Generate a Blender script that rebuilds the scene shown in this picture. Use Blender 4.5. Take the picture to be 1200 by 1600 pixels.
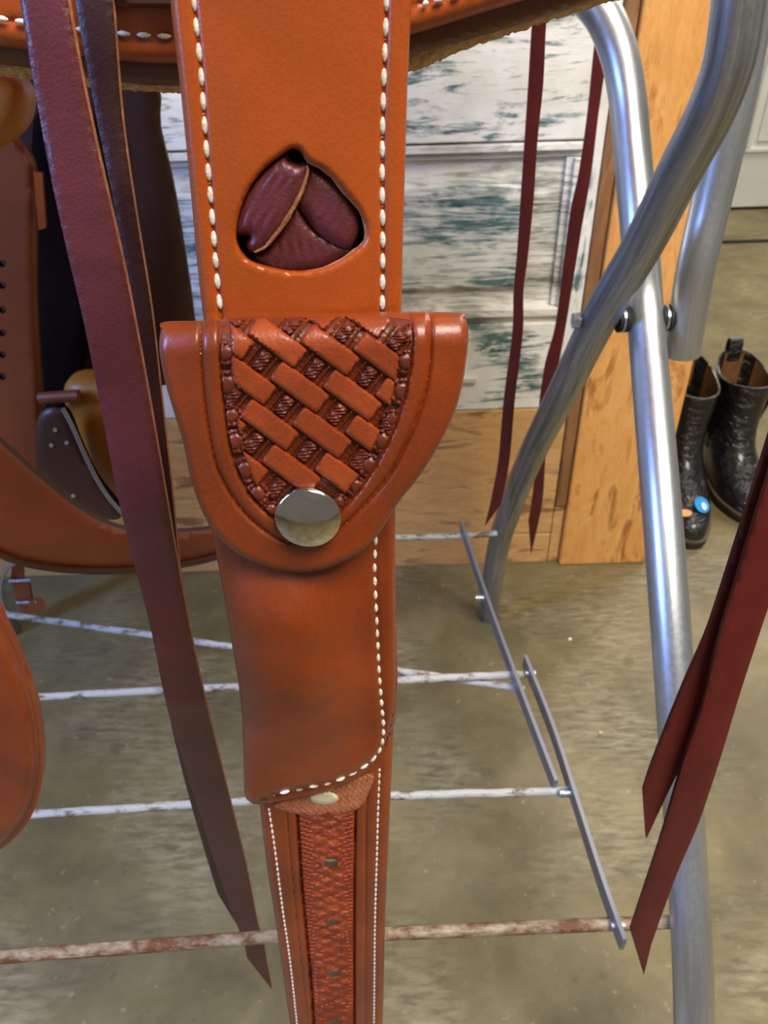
import bpy, bmesh, math, random
import numpy as np
from mathutils import Vector, Matrix
from mathutils.geometry import delaunay_2d_cdt

# ------------------------------------------------------------------ scene, camera, light
for o in list(bpy.data.objects):
    bpy.data.objects.remove(o, do_unlink=True)
SC = bpy.context.scene
COL = SC.collection
random.seed(7)
rng = np.random.default_rng(7)

FPX = 1200.0                      # focal length in pixels of the 1200x1600 frame
PITCH = math.radians(37.0)
ROLL = math.radians(1.65)
CAM = Vector((0, 0, 1.0))
_F = Vector((0, math.cos(PITCH), -math.sin(PITCH)))
_R0 = Vector((1, 0, 0)); _U0 = Vector((0, math.sin(PITCH), math.cos(PITCH)))
_R = _R0 * math.cos(ROLL) - _U0 * math.sin(ROLL)
_U = _U0 * math.cos(ROLL) + _R0 * math.sin(ROLL)
cam_data = bpy.data.cameras.new('camera')
cam = bpy.data.objects.new('camera', cam_data); COL.objects.link(cam)
cam_data.sensor_fit = 'VERTICAL'; cam_data.sensor_height = 24.0; cam_data.lens = 18.0
cam_data.clip_start = 0.01; cam_data.clip_end = 50
cam.matrix_world = Matrix(((_R.x, _U.x, -_F.x, CAM.x), (_R.y, _U.y, -_F.y, CAM.y), (_R.z, _U.z, -_F.z, CAM.z), (0, 0, 0, 1)))
cam_data.dof.use_dof = True; cam_data.dof.focus_distance = 0.30; cam_data.dof.aperture_fstop = 16
SC.camera = cam

W = bpy.data.worlds.new('world'); SC.world = W; W.use_nodes = True
W.node_tree.nodes['Background'].inputs[0].default_value = (1.0, 0.95, 0.88, 1)
W.node_tree.nodes['Background'].inputs[1].default_value = 0.15

def area(name, loc, target, sx, sy, power, col):
    l = bpy.data.lights.new(name, 'AREA'); l.shape = 'RECTANGLE'; l.size = sx; l.size_y = sy
    l.energy = power; l.color = col
    o = bpy.data.objects.new(name, l); COL.objects.link(o)
    o.location = loc
    o.rotation_euler = (Vector(target) - Vector(loc)).to_track_quat('-Z', 'Y').to_euler()
    return o
area('ceiling_light', (0.75, -0.50, 2.6), (0.2, 0.7, 0.4), 1.2, 0.8, 74, (1.0, 0.93, 0.82))
area('window_light', (-1.55, -0.15, 1.55), (0.15, 0.45, 0.75), 0.20, 0.8, 36, (0.22, 0.40, 1.0))
area('doorway_light', (1.9, 2.6, 2.4), (0.8, 1.9, 0.0), 1.2, 1.2, 42, (1.0, 0.93, 0.85))
VS = SC.view_settings
VS.view_transform = 'Standard'; VS.look = 'None'; VS.gamma = 1.0; VS.use_curve_mapping = False
VS.exposure = 0.16

# ------------------------------------------------------------------ projection helpers
def ray(px, py):
    u = (px - 600.0) / FPX; v = -(py - 800.0) / FPX
    return _F + _R * u + _U * v
def P(px, py, Y):                 # point at a given distance in front of the photographer
    d = ray(px, py); return CAM + d * (Y / d.y)
def PZ(px, py, z):                # point at a given height
    d = ray(px, py); return CAM + d * ((z - CAM.z) / d.z)
_Fn, _Rn, _Un = (np.array(v) for v in (_F, _R, _U))
def Pn(pts, Y):
    pts = np.asarray(pts, float)
    u = (pts[:, 0] - 600) / FPX; v = -(pts[:, 1] - 800) / FPX
    d = _Fn[None] + u[:, None] * _Rn[None] + v[:, None] * _Un[None]
    return np.array(CAM)[None] + d * (np.broadcast_to(Y, (len(pts),)) / d[:, 1])[:, None]

# ------------------------------------------------------------------ materials
def srgb(r, g, b):
    f = lambda c: (c/255/12.92) if c/255 <= 0.04045 else ((c/255+0.055)/1.055)**2.4
    return (f(r), f(g), f(b), 1)
class NT:
    def __init__(s, name):
        s.m = bpy.data.materials.new(name); s.m.use_nodes = True
        s.t = s.m.node_tree; s.b = s.t.nodes['Principled BSDF']
    def n(s, typ, **kw):
        nd = s.t.nodes.new(typ)
        for k, v in kw.items():
            if k in nd.inputs.keys(): nd.inputs[k].default_value = v
            else: setattr(nd, k, v)
        return nd
    def l(s, a, b): s.t.links.new(a, b)
    def coords(s, scale=(1, 1, 1), rot=(0, 0, 0)):
        g = s.n('ShaderNodeNewGeometry'); mp = s.n('ShaderNodeMapping')
        mp.inputs['Scale'].default_value = scale; mp.inputs['Rotation'].default_value = rot
        s.l(g.outputs['Position'], mp.inputs['Vector']); return mp.outputs[0]
    def noise(s, vec, scale, detail=4, rough=0.55, dist=0.0):
        nd = s.n('ShaderNodeTexNoise'); nd.inputs['Scale'].default_value = scale
        nd.inputs['Detail'].default_value = detail; nd.inputs['Roughness'].default_value = rough
        nd.inputs['Distortion'].default_value = dist
        s.l(vec, nd.inputs['Vector']); return nd.outputs['Fac']
    def ramp(s, fac, stops):
        r = s.n('ShaderNodeValToRGB'); e = r.color_ramp.elements
        e[0].position, e[0].color = stops[0]; e[1].position, e[1].color = stops[-1]
        for p, c in stops[1:-1]:
            x = e.new(p); x.color = c
        s.l(fac, r.inputs[0]); return r.outputs['Color']
    def mix(s, fac, a, b, mode='MIX'):
        m = s.n('ShaderNodeMix', data_type='RGBA', blend_type=mode)
        for sock, v in ((m.inputs[0], fac), (m.inputs[6], a), (m.inputs[7], b)):
            if isinstance(v, (float, int, tuple)): sock.default_value = v
            else: s.l(v, sock)
        return m.outputs[2]
    def bump(s, fac, strength, dist=0.001):
        b = s.n('ShaderNodeBump'); b.inputs['Strength'].default_value = strength; b.inputs['Distance'].default_value = dist
        s.l(fac, b.inputs['Height'])
        if s.b.inputs['Normal'].is_linked:
            s.l(s.b.inputs['Normal'].links[0].from_socket, b.inputs['Normal'])
        s.l(b.outputs[0], s.b.inputs['Normal'])
    def fin(s, col=None, rough=None, metal=None, **kw):
        for key, v in (('Base Color', col), ('Roughness', rough), ('Metallic', metal)):
            if v is None: continue
            if isinstance(v, (float, int, tuple)): s.b.inputs[key].default_value = v
            else: s.l(v, s.b.inputs[key])
        for k, v in kw.items(): s.b.inputs[k.replace('_', ' ')].default_value = v
        return s.m

def leather(name, c1, c2, c3, rough=0.42, grain=0.25, scale=9, coat=0.15):
    t = NT(name); v = t.coords()
    col = t.ramp(t.noise(v, scale, 5, 0.6, 0.4), [(0.25, srgb(*c1)), (0.52, srgb(*c2)), (0.78, srgb(*c3))])
    fine = t.noise(v, 900, 3, 0.6)
    col = t.mix(0.18, col, t.ramp(fine, [(0.3, srgb(*c1)), (0.7, srgb(*c3))]))
    t.bump(fine, grain, 0.0004)
    t.bump(t.noise(t.coords((1, 1, 0.35)), 160, 4, 0.6), grain * 0.8, 0.0008)
    return t.fin(col, rough, Coat_Weight=coat, Coat_Roughness=0.3)

TAN = leather('tan_saddle_leather', (138, 58, 10), (166, 72, 14), (184, 88, 22), 0.38)
TAN_RED = leather('russet_saddle_leather', (88, 36, 8), (126, 50, 12), (154, 66, 20), 0.36, scale=16, coat=0.22)
TOOL_TOP = leather('tooled_raised_leather', (112, 44, 14), (140, 56, 20), (164, 74, 30), 0.34, 0.5, 40, 0.25)
TOOL_STRIP = leather('tooled_strip_leather', (104, 40, 14), (140, 56, 20), (164, 74, 32), 0.75, 0.3, 60, 0.0)
TOOL = leather('tooled_dyed_leather', (70, 26, 12), (98, 38, 18), (136, 58, 28), 0.40, 0.5, 70, 0.12)
EDGE = leather('burnished_edge_leather', (108, 40, 22), (130, 52, 26), (150, 66, 32), 0.30, 0.15, 30, 0.4)
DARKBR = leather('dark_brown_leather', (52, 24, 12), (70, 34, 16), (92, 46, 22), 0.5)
MIDBR = leather('mid_brown_leather', (84, 44, 18), (108, 60, 26), (132, 78, 36), 0.5)
BROWN = leather('brown_leather', (112, 50, 20), (136, 64, 26), (158, 78, 34), 0.45)
DEEP = leather('shade_darkened_leather', (16, 8, 6), (26, 12, 8), (40, 20, 12), 0.9, coat=0.0)  # near-black: shade under the saddle put into the leather colour
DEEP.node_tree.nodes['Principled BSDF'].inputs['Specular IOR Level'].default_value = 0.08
MAROON = leather('maroon_latigo_leather', (72, 28, 30), (90, 38, 42), (110, 50, 54), 0.40, 0.6, 20, 0.05)
STRING_DK = leather('dark_brown_latigo_leather', (38, 16, 14), (52, 22, 18), (70, 32, 26), 0.45, 0.5, 20, 0.1)
MAROON_RED = leather('red_latigo_leather', (72, 14, 14), (88, 18, 18), (104, 24, 24), 0.5, 0.3, 20, 0.0)
RAW = leather('raw_leather_edge', (120, 70, 42), (152, 94, 58), (184, 128, 84), 0.85, 0.6, 200, 0.0)
SUEDE = leather('raw_suede', (140, 78, 48), (172, 102, 66), (196, 132, 94), 0.95, 1.0, 260, 0.0)
GOLD = leather('golden_leather', (150, 84, 14), (180, 106, 22), (204, 130, 40), 0.5)

def fleece_mat():
    t = NT('tan_fleece'); v = t.coords()
    f = t.noise(v, 300, 4, 0.7)
    t.bump(f, 1.0, 0.003)
    return t.fin(t.ramp(f, [(0.3, srgb(196, 144, 78)), (0.7, srgb(244, 208, 150))]), 0.95)
FLEECE = fleece_mat()
def thread_mat():
    t = NT('waxed_cream_thread'); f = t.noise(t.coords(), 900, 2)
    t.bump(f, 0.5, 0.0004)
    return t.fin(t.ramp(f, [(0.3, srgb(196, 186, 168)), (0.7, srgb(240, 234, 220))]), 0.6)
THREAD = thread_mat()
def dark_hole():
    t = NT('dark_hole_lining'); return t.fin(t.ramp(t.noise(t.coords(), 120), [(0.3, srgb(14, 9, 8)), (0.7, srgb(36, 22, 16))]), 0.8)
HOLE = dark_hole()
def chrome():
    t = NT('polished_nickel'); f = t.noise(t.coords(), 140, 3)
    return t.fin(t.ramp(f, [(0.3, (0.62, 0.58, 0.50, 1)), (0.7, (0.72, 0.68, 0.60, 1))]), 0.12, 1.0)
NICKEL = chrome()
def galv(name, dark, light, r0, r1, k, amt=0.5):
    t = NT(name)
    uv = t.n('ShaderNodeUVMap'); sp = t.n('ShaderNodeSeparateXYZ'); t.l(uv.outputs[0], sp.inputs[0])
    a = t.n('ShaderNodeMath', operation='MULTIPLY'); t.l(sp.outputs[0], a.inputs[0]); a.inputs[1].default_value = 2 * math.pi
    c = t.n('ShaderNodeMath', operation='COSINE'); sn = t.n('ShaderNodeMath', operation='SINE'); t.l(a.outputs[0], c.inputs[0]); t.l(a.outputs[0], sn.inputs[0])
    z = t.n('ShaderNodeMath', operation='MULTIPLY'); t.l(sp.outputs[1], z.inputs[0]); z.inputs[1].default_value = k
    cb = t.n('ShaderNodeCombineXYZ'); t.l(c.outputs[0], cb.inputs[0]); t.l(sn.outputs[0], cb.inputs[1]); t.l(z.outputs[0], cb.inputs[2])
    f = t.noise(cb.outputs[0], 2.6, 6, 0.66, 0.5)
    f2 = t.noise(t.coords(), 240, 3, 0.6)
    col = t.ramp(f, [(0.32, srgb(*dark)), (0.66, srgb(*light))])
    rough = t.ramp(t.mix(0.5, f, f2), [(0.3, (r1,) * 3 + (1,)), (0.7, (r0,) * 3 + (1,))])
    t.bump(f, amt, 0.001)
    return t.fin(col, rough, 0.88)
GALV_BRIGHT = galv('bright_galvanised_steel', (176, 180, 184), (214, 216, 216), 0.27, 0.42, 3.0, 0.25)
GALV_WORN = galv('weathered_galvanised_steel', (120, 121, 122), (188, 189, 190), 0.28, 0.46, 2.5, 0.45)
BOLT = galv('zinc_bolt', (150, 160, 176), (206, 212, 222), 0.2, 0.35, 10.0)
FLATBAR = galv('grey_flat_bar_steel', (120, 124, 132), (170, 174, 182), 0.4, 0.6, 10.0)
def paint_rod(name, paint, rust, lo, hi):
    t = NT(name); v = t.coords((0.5, 1, 1))
    f = t.noise(v, 70, 5, 0.7)
    col = t.ramp(f, [(lo, srgb(*rust)), (hi, srgb(*paint))])
    t.bump(f, 0.6, 0.0015)
    return t.fin(col, 0.6)
ROD_WHITE = paint_rod('chipped_white_paint', (190, 188, 176), (112, 88, 64), 0.38, 0.50)
ROD_RUST = paint_rod('rusty_pale_paint', (178, 162, 132), (112, 68, 34), 0.40, 0.62)

def concrete():
    t = NT('stained_concrete'); v = t.coords()
    big = t.noise(v, 2.2, 6, 0.62, 0.5); mid = t.noise(v, 11, 6, 0.7, 0.8)
    col = t.ramp(big, [(0.28, srgb(96, 86, 54)), (0.5, srgb(120, 108, 72)), (0.72, srgb(146, 132, 94))])
    col = t.mix(0.5, col, t.ramp(mid, [(0.28, srgb(74, 66, 40)), (0.55, srgb(122, 110, 74)), (0.8, srgb(162, 148, 108))]))
    blot = t.noise(v, 5, 5, 0.6, 0.3)
    col = t.mix(0.45, col, t.ramp(blot, [(0.34, srgb(72, 64, 36)), (0.5, srgb(118, 106, 68)), (0.68, srgb(162, 148, 106))]))
    tr2 = t.noise(t.coords((2.2, 9, 1), (0, 0, 0.35)), 13, 4, 0.6, 0.4)      # broom marks, only in patches
    msk = t.ramp(t.noise(v, 4.2, 3, 0.5), [(0.46, (0, 0, 0, 1)), (0.62, (0.42,) * 3 + (1,))])
    col = t.mix(msk, col, t.ramp(tr2, [(0.36, srgb(70, 62, 40)), (0.66, srgb(182, 170, 136))]))
    spot = t.noise(v, 60, 3, 0.6)
    col = t.mix(t.ramp(spot, [(0.64, (0, 0, 0, 1)), (0.74, (0.35,) * 3 + (1,))]), col, srgb(190, 178, 146))
    col = t.mix(t.ramp(spot, [(0.24, (0.4,) * 3 + (1,)), (0.36, (0, 0, 0, 1))]), col, srgb(70, 62, 42))
    fine = t.noise(v, 120, 4, 0.7)
    t.bump(fine, 0.25, 0.002); t.bump(blot, 0.3, 0.004)
    return t.fin(col, t.ramp(mid, [(0.3, (0.42,) * 3 + (1,)), (0.7, (0.62,) * 3 + (1,))]))
CONC = concrete()

def wood(name, c, grain_scale, dist=1.2, rough=0.55):
    t = NT(name)
    f = t.noise(t.coords(grain_scale), 5, 6, 0.62, dist)
    k = t.noise(t.coords(tuple(0.9 * g for g in grain_scale)), 5.5, 4, 0.6, 1.0)
    fine = t.noise(t.coords(tuple(4 * g for g in grain_scale)), 14, 4, 0.6)
    col = t.ramp(f, [(0.25, srgb(*c[0])), (0.5, srgb(*c[1])), (0.75, srgb(*c[2]))])
    col = t.mix(t.ramp(k, [(0.53, (0, 0, 0, 1)), (0.66, (0.9,) * 3 + (1,))]), col, srgb(*c[3]))
    col = t.mix(0.15, col, t.ramp(fine, [(0.3, srgb(*c[3])), (0.7, srgb(*c[2]))]))
    t.bump(fine, 0.12, 0.001)
    return t.fin(col, rough)
PINE_H = wood('pine_board_horizontal_grain', [(200, 144, 84), (220, 170, 108), (236, 192, 134), (132, 82, 38)], (1.6, 1, 7))
PINE_V = wood('amber_pine_vertical_grain', [(216, 146, 70), (234, 168, 90), (244, 188, 114), (156, 84, 24)], (6, 4, 1.5))
PINE_DK = wood('brown_trim_wood', [(120, 78, 44), (150, 104, 64), (176, 132, 90), (84, 52, 28)], (8, 4, 1.1))
def oldpaint(name, gs, lo, hi, under=((30, 62, 66), (88, 122, 120), (190, 186, 170))):
    t = NT(name)
    f = t.noise(t.coords(gs), 9, 7, 0.68, 1.6)
    p = t.noise(t.coords((1, 1, 1.6)), 7, 4, 0.6, 0.4)
    wear = t.mix(0.5, f, p)
    white = t.ramp(t.noise(t.coords(), 14, 4), [(0.3, srgb(224, 220, 206)), (0.7, srgb(248, 245, 238))])
    grn = t.noise(t.coords(tuple(3 * g for g in gs)), 9, 4, 0.6, 0.8)
    teal = t.ramp(grn, [(0.3, srgb(*under[0])), (0.55, srgb(*under[1])), (0.72, srgb(*under[2]))])
    col = t.mix(t.ramp(wear, [(lo, (0, 0, 0, 1)), (hi, (1, 1, 1, 1))]), white, teal)
    col = t.mix(t.ramp(grn, [(0.62, (0, 0, 0, 1)), (0.70, (0.5,) * 3 + (1,))]), col, srgb(160, 150, 128))
    t.bump(wear, 0.3, 0.002); t.bump(grn, 0.3, 0.0015)
    return t.fin(col, 0.65)
PAINT_H = oldpaint('distressed_white_over_teal_paint', (1.0, 1, 7), 0.50, 0.57)
PAINT_PANEL = oldpaint('worn_teal_panel_paint', (0.8, 1, 8), 0.47, 0.56)
PAINT_V = oldpaint('distressed_white_over_teal_stile_paint', (7, 1, 1.0), 0.54, 0.62)
PAINT_M = oldpaint('dirty_cream_moulding_paint', (1.0, 1, 9), 0.46, 0.60, ((92, 88, 76), (138, 132, 116), (196, 190, 172)))
def plain(name, c1, c2, rough, scale=40, metal=0.0, **kw):
    t = NT(name); f = t.noise(t.coords(), scale, 4)
    return t.fin(t.ramp(f, [(0.3, srgb(*c1)), (0.7, srgb(*c2))]), rough, metal, **kw)
WHITE = plain('white_door_paint', (214, 220, 210), (226, 230, 222), 0.5, 6)
WALLP = plain('pale_wall_paint', (206, 204, 192), (216, 214, 204), 0.7, 6)
BLACK = None
def bootmat():
    t = NT('black_boot_leather'); v = t.coords()
    f = t.noise(v, 26, 4, 0.6, 1.0)
    t.bump(t.noise(t.coords((1, 1, 2.4)), 34, 4, 0.6, 0.8), 0.9, 0.010); t.bump(t.noise(v, 400, 2), 0.2, 0.0006)
    return t.fin(t.ramp(f, [(0.3, srgb(16, 16, 16)), (0.7, srgb(34, 33, 32))]), 0.26, Coat_Weight=0.4)
BOOT = bootmat()
RUBBER = plain('dark_rubber_sole', (24, 22, 20), (44, 40, 36), 0.7, 60)
WELT = plain('boot_welt', (70, 58, 44), (96, 80, 60), 0.7, 90)
GORE = plain('tan_boot_lining', (150, 100, 54), (182, 130, 76), 0.85, 160)
BLUE = plain('blue_sticker', (20, 140, 214), (60, 172, 232), 0.4, 60)
PALE = plain('white_sticker_print', (196, 224, 240), (226, 240, 246), 0.4, 60)
PEACH = plain('peach_sticker', (226, 168, 110), (240, 190, 136), 0.5, 60)
GLUE = plain('pale_bone_stud', (196, 190, 156), (220, 214, 184), 0.5, 60)
BLACKGAP = plain('dark_gap_shade_and_joint', (18, 16, 14), (32, 28, 24), 0.8, 30)  # near-black for the door gap's shade and the floor joint

# ------------------------------------------------------------------ object helpers
def link(o): COL.objects.link(o); return o
def adopt(c, parent):
    if parent is not None:
        c.parent = parent; c.matrix_parent_inverse = Matrix.Translation(parent.location).inverted()
def thing(name, label, cat, base, group=None):
    o = link(bpy.data.objects.new(name, None)); o.location = base; o.empty_display_size = 0.02
    o['label'] = label; o['category'] = cat
    if group: o['group'] = group
    return o
def struct(name, label=None):
    o = link(bpy.data.objects.new(name, None)); o.empty_display_size = 0.05
    o['kind'] = 'structure'
    if label: o['label'] = label
    return o
def mesh_obj(name, bm, mats, parent=None, smooth=True, sharp=40):
    me = bpy.data.meshes.new(name)
    bmesh.ops.recalc_face_normals(bm, faces=bm.faces[:])
    bm.to_mesh(me); bm.free()
    for m in (mats if isinstance(mats, (list, tuple)) else [mats]): me.materials.append(m)
    if smooth:
        me.polygons.foreach_set('use_smooth', [True] * len(me.polygons))
        me.set_sharp_from_angle(angle=math.radians(sharp))
    o = link(bpy.data.objects.new(name, me)); adopt(o, parent); return o
def box_bm(x0, x1, y0, y1, z0, z1, bevel=0.0, bm=None):
    bm = bm or bmesh.new()
    r = bmesh.ops.create_cube(bm, size=1.0)
    bmesh.ops.scale(bm, vec=(x1-x0, y1-y0, z1-z0), verts=r['verts'])
    bmesh.ops.translate(bm, vec=((x0+x1)/2, (y0+y1)/2, (z0+z1)/2), verts=r['verts'])
    if bevel:
        es = {e for v in r['verts'] for e in v.link_edges}
        bmesh.ops.bevel(bm, geom=list(es), offset=bevel, segments=2, affect='EDGES', profile=0.5)
    return bm
def catmull(pts, n=6, closed=False):
    pts = [Vector(p) for p in pts]; out = []; m = len(pts)
    segs = m if closed else m - 1
    for i in range(segs):
        g = (lambda k: pts[k % m]) if closed else (lambda k: pts[max(0, min(m-1, k))])
        a, b, c, d = g(i-1), g(i), g(i+1), g(i+2)
        for k in range(n):
            t = k / n
            out.append(0.5 * ((2*b) + (c-a)*t + (2*a-5*b+4*c-d)*t*t + (-a+3*b-3*c+d)*t**3))
    if not closed: out.append(pts[-1])
    return out
def tube_bm(path, r, seg=20, cap=True, bm=None, wobble=0.0):
    bm = bm or bmesh.new(); rings = []; uvl = bm.loops.layers.uv.verify()
    n = len(path); arc = [0.0]
    for i in range(1, n): arc.append(arc[-1] + (path[i] - path[i-1]).length)
    n = len(path); rr = r if hasattr(r, '__len__') else [r] * n
    T = [(path[min(i+1, n-1)] - path[max(i-1, 0)]).normalized() for i in range(n)]
    ref = Vector((1, 0, 0)) if abs(T[0].x) < 0.9 else Vector((0, 0, 1))
    nrm = (ref - T[0] * ref.dot(T[0])).normalized()
    for i in range(n):
        nrm = (nrm - T[i] * nrm.dot(T[i])).normalized(); bi = T[i].cross(nrm)
        rings.append([bm.verts.new(path[i] + (nrm * math.cos(a) + bi * math.sin(a)) * rr[i] * (1 + wobble * random.uniform(-1, 1)))
                      for a in (2*math.pi*k/seg for k in range(seg))])
    for i in range(n-1):
        for k in range(seg):
            f = bm.faces.new((rings[i][k], rings[i][(k+1) % seg], rings[i+1][(k+1) % seg], rings[i+1][k]))
            for lp, (uu, vv) in zip(f.loops, ((k, i), (k+1, i), (k+1, i+1), (k, i+1))): lp[uvl].uv = (uu / seg, arc[vv])
    if cap:
        bm.faces.new(rings[0][::-1]); bm.faces.new(rings[-1])
    return bm

# --- distances and polygons in outline space
def resample(poly, step, closed=True):
    poly = [np.array(p, float) for p in poly]
    if closed: poly = poly + [poly[0]]
    out = []
    for a, b in zip(poly[:-1], poly[1:]):
        L = np.linalg.norm(b - a); k = max(1, int(round(L / step)))
        for j in range(k): out.append(a + (b - a) * j / k)
    if not closed: out.append(poly[-1])
    return np.array(out)
def dist_line(pts, line, closed=False):
    line = np.asarray(line, float)
    if closed: line = np.vstack([line, line[:1]])
    best = np.full(len(pts), 1e9)
    for a, b in zip(line[:-1], line[1:]):
        ab = b - a; L = (ab @ ab) or 1e-9
        t = np.clip(((pts - a) @ ab) / L, 0, 1)
        q = a + t[:, None] * ab
        best = np.minimum(best, np.hypot(*(pts - q).T))
    return best
def inside(pts, poly):
    poly = np.asarray(poly, float); x, y = pts[:, 0], pts[:, 1]; r = np.zeros(len(pts), bool)
    for (x0, y0), (x1, y1) in zip(poly, np.roll(poly, -1, 0)):
        c = ((y0 > y) != (y1 > y))
        with np.errstate(divide='ignore', invalid='ignore'):
            xi = (x1 - x0) * (y - y0) / (y1 - y0) + x0
        r ^= c & (x < xi)
    return r
def smooth_poly(pts, n=5): return np.array([(p.x, p.y) for p in catmull([(a, b, 0) for a, b in pts], n, True)])
def smooth_line(pts, n=6): return np.array([(p.x, p.y) for p in catmull([(a, b, 0) for a, b in pts], n, False)])
def rnd(d, r):                    # quarter-round edge profile, 0 at the rim, 1 from r inwards
    q = np.clip(d / r, 0, 1); return np.sqrt(np.clip(1 - (1 - q) ** 2, 0, 1))
def sm(d, a, b):
    q = np.clip((d - a) / (b - a), 0, 1); return q * q * (3 - 2 * q)

def panel(name, outline, Y, h, spacing, thick, mats, parent=None, holes=(), sharp=50, back=None):
    """A piece of leather of real thickness: outline, distance Y (number or function), relief h towards the front."""
    outline = np.asarray(outline, float)
    Yf = Y if callable(Y) else (lambda p: np.full(len(p), float(Y)))
    hf = h if callable(h) else (lambda p: np.full(len(p), float(h)))
    loops = [resample(outline, spacing)] + [resample(q, spacing) for q in holes]
    x0, y0 = outline.min(0); x1, y1 = outline.max(0)
    gx, gy = np.meshgrid(np.arange(x0 + spacing/2, x1, spacing), np.arange(y0 + spacing/2, y1, spacing))
    gx = gx + ((np.arange(gx.shape[0]) % 2) * spacing * 0.5)[:, None]
    g = np.column_stack([gx.ravel(), gy.ravel()])
    if len(g):
        keep = inside(g, outline)
        for q in holes: keep &= ~inside(g, q)
        for lp in loops: keep &= dist_line(g, lp, True) > 0.45 * spacing
        g = g[keep]
    pts = np.vstack(loops + [g]) if len(g) else np.vstack(loops)
    edges = []; s = 0
    for lp in loops:
        edges += [(s + i, s + (i + 1) % len(lp)) for i in range(len(lp))]; s += len(lp)
    vo, _, fo, _, _, _ = delaunay_2d_cdt([Vector(p) for p in pts], edges, [], 0, 1e-6)
    vp = np.array([(v.x, v.y) for v in vo])
    tri = np.array([f for f in fo if len(f) == 3]); cen = vp[tri].mean(1)
    ok = inside(cen, outline)
    for q in holes: ok &= ~inside(cen, q)
    tri = tri[ok]
    Yv = Yf(vp); F = Pn(vp, Yv - hf(vp)); B = Pn(vp, Yv - (back(vp) if back else 0)); B[:, 1] += thick
    n = len(vp)
    cnt = {}
    for t in tri:
        for a, b in ((t[0], t[1]), (t[1], t[2]), (t[2], t[0])):
            cnt.setdefault((min(a, b), max(a, b)), []).append((a, b))
    rim = [v[0] for v in cnt.values() if len(v) == 1]
    faces = [tuple(int(i) for i in t) for t in tri] + [(int(t[2]) + n, int(t[1]) + n, int(t[0]) + n) for t in tri] \
        + [(int(b), int(a), int(a) + n, int(b) + n) for a, b in rim]
    me = bpy.data.meshes.new(name); me.from_pydata([tuple(p) for p in np.vstack([F, B])], [], faces); me.update()
    bm = bmesh.new(); bm.from_mesh(me)
    loose = [v for v in bm.verts if not v.link_faces]
    if loose: bmesh.ops.delete(bm, geom=loose, context='VERTS')
    bmesh.ops.recalc_face_normals(bm, faces=bm.faces[:]); bm.to_mesh(me); bm.free()
    mats = mats if isinstance(mats, (list, tuple)) else [mats]
    for m in mats: me.materials.append(m)
    nt = len(tri); mi = [0] * len(me.polygons)
    if len(mats) > 1:
        for i in range(2 * nt, len(mi)): mi[i] = 1
        if len(mats) > 2:
            for i in range(nt, 2 * nt): mi[i] = 2
    me.polygons.foreach_set('material_index', mi)
    me.polygons.foreach_set('use_smooth', [True] * len(mi)); me.set_sharp_from_angle(angle=math.radians(sharp))
    o = link(bpy.data.objects.new(name, me)); adopt(o, parent); return o

_st = bmesh.new(); bmesh.ops.create_uvsphere(_st, u_segments=8, v_segments=5, radius=1.0)
for v in _st.verts:               # a lens-shaped thread lying along X
    v.co = Vector((v.co.z, v.co.x * (1 - 0.25 * abs(v.co.z)), v.co.y * (1 - 0.25 * abs(v.co.z))))
STITCH = bpy.data.meshes.new('stitch'); _st.to_mesh(STITCH); _st.free(); STITCH.materials.append(THREAD)
STITCH.polygons.foreach_set('use_smooth', [True] * len(STITCH.polygons))
def stitches(line, pitch, width, surf, parent, fill=0.72, limit=400, name='stitch'):
    line = np.asarray(line, float); seg = np.hypot(*np.diff(line, axis=0).T); cum = np.concatenate([[0], np.cumsum(seg)])
    at = lambda s: np.array([np.interp(s, cum, line[:, 0]), np.interp(s, cum, line[:, 1])])
    s = 0.0; k = 0
    while s < cum[-1] and k < limit:
        c = at(s); p = pitch(c[1]) if callable(pitch) else pitch
        a, b = at(max(0, s - p*fill/2)), at(min(cum[-1], s + p*fill/2))
        if np.linalg.norm(b - a) < 0.5: s += p; continue
        w = width(c[1]) if callable(width) else width
        A, B = surf(*a), surf(*b); M = (A + B) / 2
        d = (B - A); L = d.length / 2; d.normalize()
        nrm = (CAM - M); nrm = (nrm - d * nrm.dot(d)).normalized(); sd = nrm.cross(d)
        sc = (M - CAM).dot(_F) / FPX
        o = link(bpy.data.objects.new(name, STITCH))
        rw = w / 2 * sc
        M = M + nrm * rw * 0.45
        m = Matrix.Identity(4)
        for i in range(3):
            m[i][0], m[i][1], m[i][2], m[i][3] = d[i]*L, sd[i]*rw, nrm[i]*rw*0.8, M[i]
        o.matrix_world = m
        if parent is not None:
            o.parent = parent; o.matrix_parent_inverse = Matrix.Translation(parent.location).inverted(); o.matrix_basis = m
        s += p; k += 1

# ================================================================== THE SETTING
WY = 1.148                        # distance of the boarded wall
fl = mesh_obj('floor', box_bm(-3.0, 3.4, -2.2, 3.9, -0.05, 0.0), CONC, None, False); fl['kind'] = 'structure'
fl['label'] = 'stained olive and tan concrete floor under the stand'
XR = P(1052, 680, WY).x           # right end of the wall post
XL = P(877, 840, WY).x
wall = struct('wall_back', 'wall clad with pine boards below an old painted door')
mesh_obj('wall_core', box_bm(-3.0, XR - 0.01, WY + 0.03, WY + 0.10, 0, 2.6), PINE_DK, wall, False)
zb = P(750, 640, WY).z
mesh_obj('board', box_bm(-3.0, XL - 0.022, WY, WY + 0.03, 0.0, P(700, 838, WY).z - 0.001, 0.002), PINE_H, wall, False)
mesh_obj('board', box_bm(-3.0, XL - 0.022, WY, WY + 0.03, P(700, 838, WY).z + 0.001, zb - 0.002, 0.002), PINE_H, wall, False)
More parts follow.
